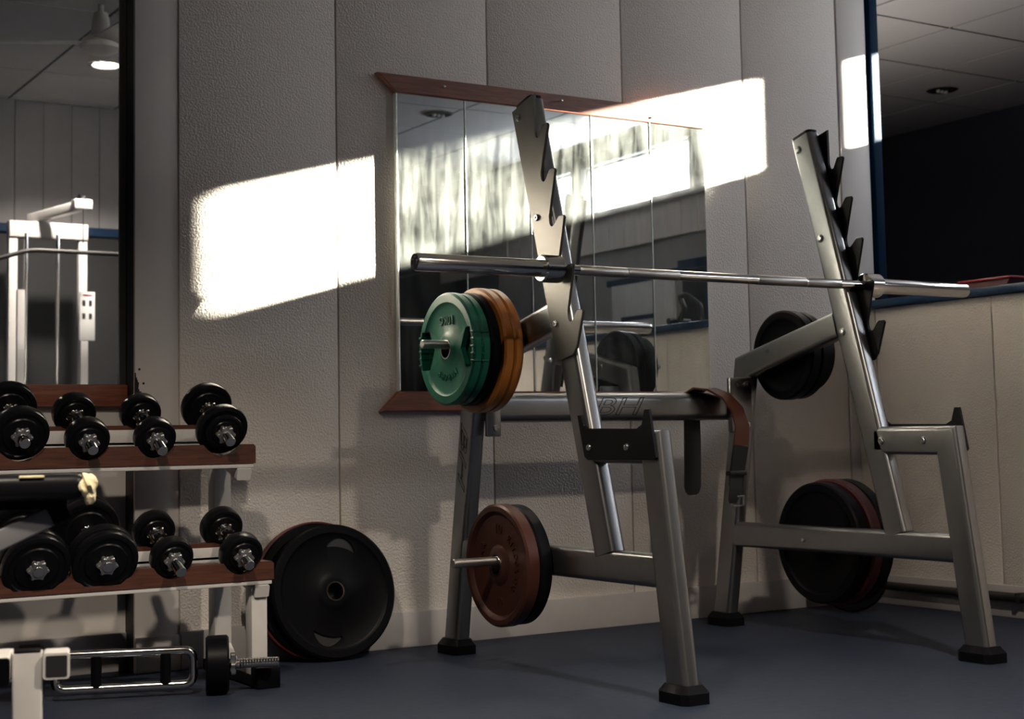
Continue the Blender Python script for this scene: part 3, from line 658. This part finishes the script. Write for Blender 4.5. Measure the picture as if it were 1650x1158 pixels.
obj('pad_board', bx(-.62, .06, .17, .33, .526, .541), 'black_steel', bn, local=True, label='dark board under the pad')
obj('support_tube', sweep(B(), [(.030, .20, .512), (-.30, .16, .36), (-.40, .075, .281)], rrect(.036, .036, .004), (0, 1, 0)), 'grey_steel', bn, local=True)
obj('tube_cap', sweep(B(), [(.031, .20, .5125), (.058, .203, .525)], rrect(.038, .038, .004), (0, 1, 0)), 'rubber', bn, local=True)
obj('far_post', sweep(B(), [(-.45, .075, 0), (-.45, .075, .30)], rrect(.047, .047, .004), (1, 0, 0)), 'white_steel', bn, local=True)

# ------------------------------------------------------------------ sill things, pipe
rb = root('red_tray', (4.27, 3.60, 1.130), 'red plastic tray on the blue sill', 'tray')
obj('tray_body', poly(B(), [(3.51, 1.131), (3.70, 1.131), (3.715, 1.158), (3.495, 1.158)], 'x', 4.22, 4.33, bev=.003), 'red_rubber', rb)
obj('tray_rim', bx(4.212, 4.338, 3.488, 3.722, 1.157, 1.166, bev=.003), 'red_plastic', rb, label='bright red rim')
ch = root('cable_attachment', (4.25, 3.10, 1.130), 'black bent cable handle on the blue sill, seen in the wall mirror', 'handle')
obj('bent_tube', tube(fillet([(4.25, 3.00, 1.143), (4.25, 3.045, 1.20), (4.25, 3.01, 1.262), (4.25, 3.06, 1.262), (4.25, 3.155, 1.205), (4.25, 3.16, 1.142)], .018, 4), .0125, (1, 0, 0)), 'cable_black', ch)
obj('grip', cyl(.015, (4.19, 3.00, 1.146), (4.31, 3.00, 1.146), 14), 'cable_black', ch)
obj('ring', tube([(4.25+.01*math.cos(a), 3.10+.01*math.sin(a), 1.137) for a in [2*math.pi*i/16 for i in range(16)]], .004, (0, 0, 1), 8, True), 'cable_black', ch)
pp = root('floor_pipe', (XR-.03, 2.9, .05), 'thin black pipe running along the right baseboard', 'pipe')
obj('pipe', cyl(.0155, (XR-.0285, 1.3, .070), (XR-.0285, 4.06, .070), 14), 'cable_black', pp)
for y in (1.8, 2.7, 3.45): obj('clip', bx(XR-.046, XR-.012, y, y+.015, .052, .088, bev=.002), 'cable_black', pp)

# ------------------------------------------------------------------ ceiling lamps and fan
def downlight(x, y, lit, label, power=100):
    r = root('downlight', (x, y, ZC-.006), label, 'lamp', None)
    T = Matrix.Translation((x, y, ZC)) @ Matrix.Rotation(R(90), 4, 'Y')     # lathe X -> -Z
    obj('rim', lathe([(.070, -.0005), (.088, -.0005), (.088, .004), (.080, .008), (.070, .006)], T, 32), 'chrome', r)
    obj('reflector', lathe([(.070, .0055), (.062, .002), (.030, -.001), (0, -.001), (0, .0005), (.030, .0005), (.060, .0045), (.069, .0065)], T, 32), 'chrome', r)
    if lit:
        obj('diffuser', lathe([(0, .004), (.066, .004), (.066, .006), (0, .006)], T, 32), 'lit_lamp', r, label='glowing warm diffuser')
        l = bpy.data.lights.new('downlight_lamp', 'SPOT'); l.energy = power; l.color = (1, .87, .70); l.spot_size = R(130); l.spot_blend = .7; l.shadow_soft_size = .06
        lo = bpy.data.objects.new('downlight_lamp', l); COL.objects.link(lo); lo.location = (x, y, ZC-.03)
    else:
        for q in range(3): obj('bulb', lathe([(0, .0), (.012, .002), (.012, .012), (0, .018)], Matrix.Translation((x-.03+.03*q, y, ZC-.004)) @ Matrix.Rotation(R(90), 4, 'Y'), 12), 'paper', r)
    return r
downlight(2.285, 1.056, True, 'lit warm ceiling downlight seen in the recess mirror')
downlight(.35, 1.90, True, 'added warm ceiling downlight, unseen, lighting things from the left', 65)  # added lamp out of view, lights the left-facing sides from above
downlight(4.368, .608, False, 'unlit chrome downlight seen in the wall mirror')
downlight(6.62, 5.90, False, 'unlit downlight in the dark hall ceiling')
sc_ = root('added_uplighter', (4.38, 5.3, 1.15), 'added uplighter brightening the hall ceiling, out of view behind the blue post', 'lamp')  # made-up fixture, added only to lift the hall ceiling
obj('shade', lathe([(.02, 0), (.06, .07), (.058, .07), (.018, .002)], Matrix.Translation((4.42, 5.3, 1.15)) @ Matrix.Rotation(R(-90), 4, 'Y'), 24), 'white_steel', sc_)
obj('wall_plate', bx(4.345, 4.358, 5.26, 5.34, 1.13, 1.23, bev=.003), 'white_steel', sc_)
obj('bracket', bx(4.358, 4.41, 5.29, 5.31, 1.15, 1.165), 'white_steel', sc_)
_l = bpy.data.lights.new('hall_fill_lamp', 'SPOT'); _l.energy = 15; _l.color = (1, .9, .8); _l.spot_size = R(150); _l.spot_blend = .8; _l.shadow_soft_size = .03
_lo = bpy.data.objects.new('hall_fill_lamp', _l); COL.objects.link(_lo); _lo.location = (4.42, 5.3, 1.23); _lo.rotation_euler = (R(180), 0, 0)
fan = root('ceiling_fan', (1.955, 2.07, 2.34), 'white ceiling fan hub on a short rod, seen in the recess mirror', 'fan')
def lz(prof, n=32): return lathe(prof, Matrix.Translation((1.955, 2.07, 0)) @ Matrix.Rotation(R(-90), 4, 'Y'), n)
obj('rod', lz([(0, 2.54), (.012, 2.54), (.012, ZC), (0, ZC)]), 'white_steel', fan)
obj('bell', lz([(0, 2.44), (.043, 2.44), (.036, 2.52), (.028, 2.545), (0, 2.545)]), 'white_steel', fan)
obj('motor_housing', lz([(0, 2.355), (.05, 2.362), (.088, 2.382), (.092, 2.400), (.078, 2.425), (.04, 2.44), (0, 2.44)]), 'white_steel', fan)
for q in range(3):
    a = R(-35+120*q); M = Matrix.Translation((1.955, 2.07, 2.41)) @ Matrix.Rotation(a, 4, 'Z')
    bm = bx(.06, .62, -.055, .055, -.004, .004, bev=.003); bmesh.ops.transform(bm, matrix=M @ Matrix.Rotation(R(10), 4, 'X'), verts=bm.verts)
    obj('blade', bm, 'white_steel', fan)

# ------------------------------------------------------------------ cable machine reflected in the recess mirror
cm = root('cable_machine', (2.18, 1.15, 0), 'white lat pulldown machine seen only in the recess mirror', 'gym machine')
for x in (1.955, 2.325):
    obj('upright', bx(x, x+.045, 1.02, 1.065, 0, 1.80, bev=.004), 'white_steel', cm)
obj('guard_panel', bx(2.29, 2.37, 1.20, 1.206, 1.20, 1.46, bev=.002), 'paper', cm, label='white instruction placard')
for q, (x, z) in enumerate(((2.31, 1.40), (2.345, 1.40), (2.31, 1.33), (2.345, 1.33))): obj('placard_figure', bx(x-.008, x+.008, 1.206, 1.2072, z-.015, z+.015), 'black_paint', cm)
obj('placard_heading', bx(2.305, 2.355, 1.206, 1.2072, 1.438, 1.446), 'red_plastic', cm)
for x in (1.985, 2.315):
    obj('front_post', sweep(B(), [(x, 1.19, 0), (x, 1.19, 1.46)], rrect(.04, .03, .004), (1, 0, 0)), 'white_steel', cm)
obj('top_beam', bx(1.955, 2.372, 1.01, 1.075, 1.755, 1.84, bev=.004), 'white_steel', cm)
for x in (2.035, 2.20): obj('guide_rod', cyl(.010, (x, 1.10, .05), (x, 1.10, 1.77), 14), 'chrome', cm)
for k in range(9): obj('stack_plate', bx(2.01, 2.23, 1.04, 1.16, .08+.052*k, .128+.052*k, bev=.003), 'black_steel', cm)
obj('pulley_arm', sweep(B(), [(2.09, .98, 1.865), (2.25, 1.36, 1.895)], rrect(.05, .05, .006), (1, 0, 0)), 'white_steel', cm)
obj('arm_head', bx(2.205, 2.300, 1.33, 1.40, 1.872, 1.925, bev=.006), 'white_steel', cm)
obj('pulley', lathe([(.005, -.012), (.034, -.012), (.030, 0), (.034, .012), (.005, .012)], Matrix.Translation((2.25, 1.36, 1.92)), 28), 'black_steel', cm)
obj('cable', cyl(.0025, (2.252, 1.392, 1.92), (2.252, 1.392, 1.66), 8), 'cable_black', cm)
obj('lat_bar', tube(fillet([(1.72, 1.39, 1.56), (1.98, 1.39, 1.645), (2.50, 1.39, 1.645), (2.76, 1.39, 1.56)], .05), .012, (0, 1, 0)), 'cable_black', cm)
obj('base_frame', bx(1.93, 2.40, .98, 1.24, 0, .05, bev=.004), 'white_steel', cm)

cm.location.y -= .61

# ------------------------------------------------------------------ tree outside the windows
tr_ = root('tree', (9.6, -2.2, -.2), 'leafy tree outside, faint in the mirrored window', 'tree')
obj('trunk', cyl(.10, (9.6, -2.2, -.2), (9.6, -2.2, 2.9), 10), 'bark', tr_)
bm = B()
for k in range(900):
    c = Vector((9.6, -2.2, 3.35)) + Vector((random.gauss(0, .32), random.gauss(0, .34), random.gauss(0, .22)))
    M = Matrix.Translation(c) @ Matrix.Rotation(random.uniform(0, 6.28), 4, Vector((random.gauss(0, 1), random.gauss(0, 1), random.gauss(0, 1))).normalized())
    v = [bm.verts.new(M @ Vector(q)) for q in ((-.045, 0, 0), (0, -.02, .006), (.045, 0, 0), (0, .02, .006))]; bm.faces.new(v)
lf = obj('foliage', bm, 'leaf', tr_); lf['kind'] = 'stuff'
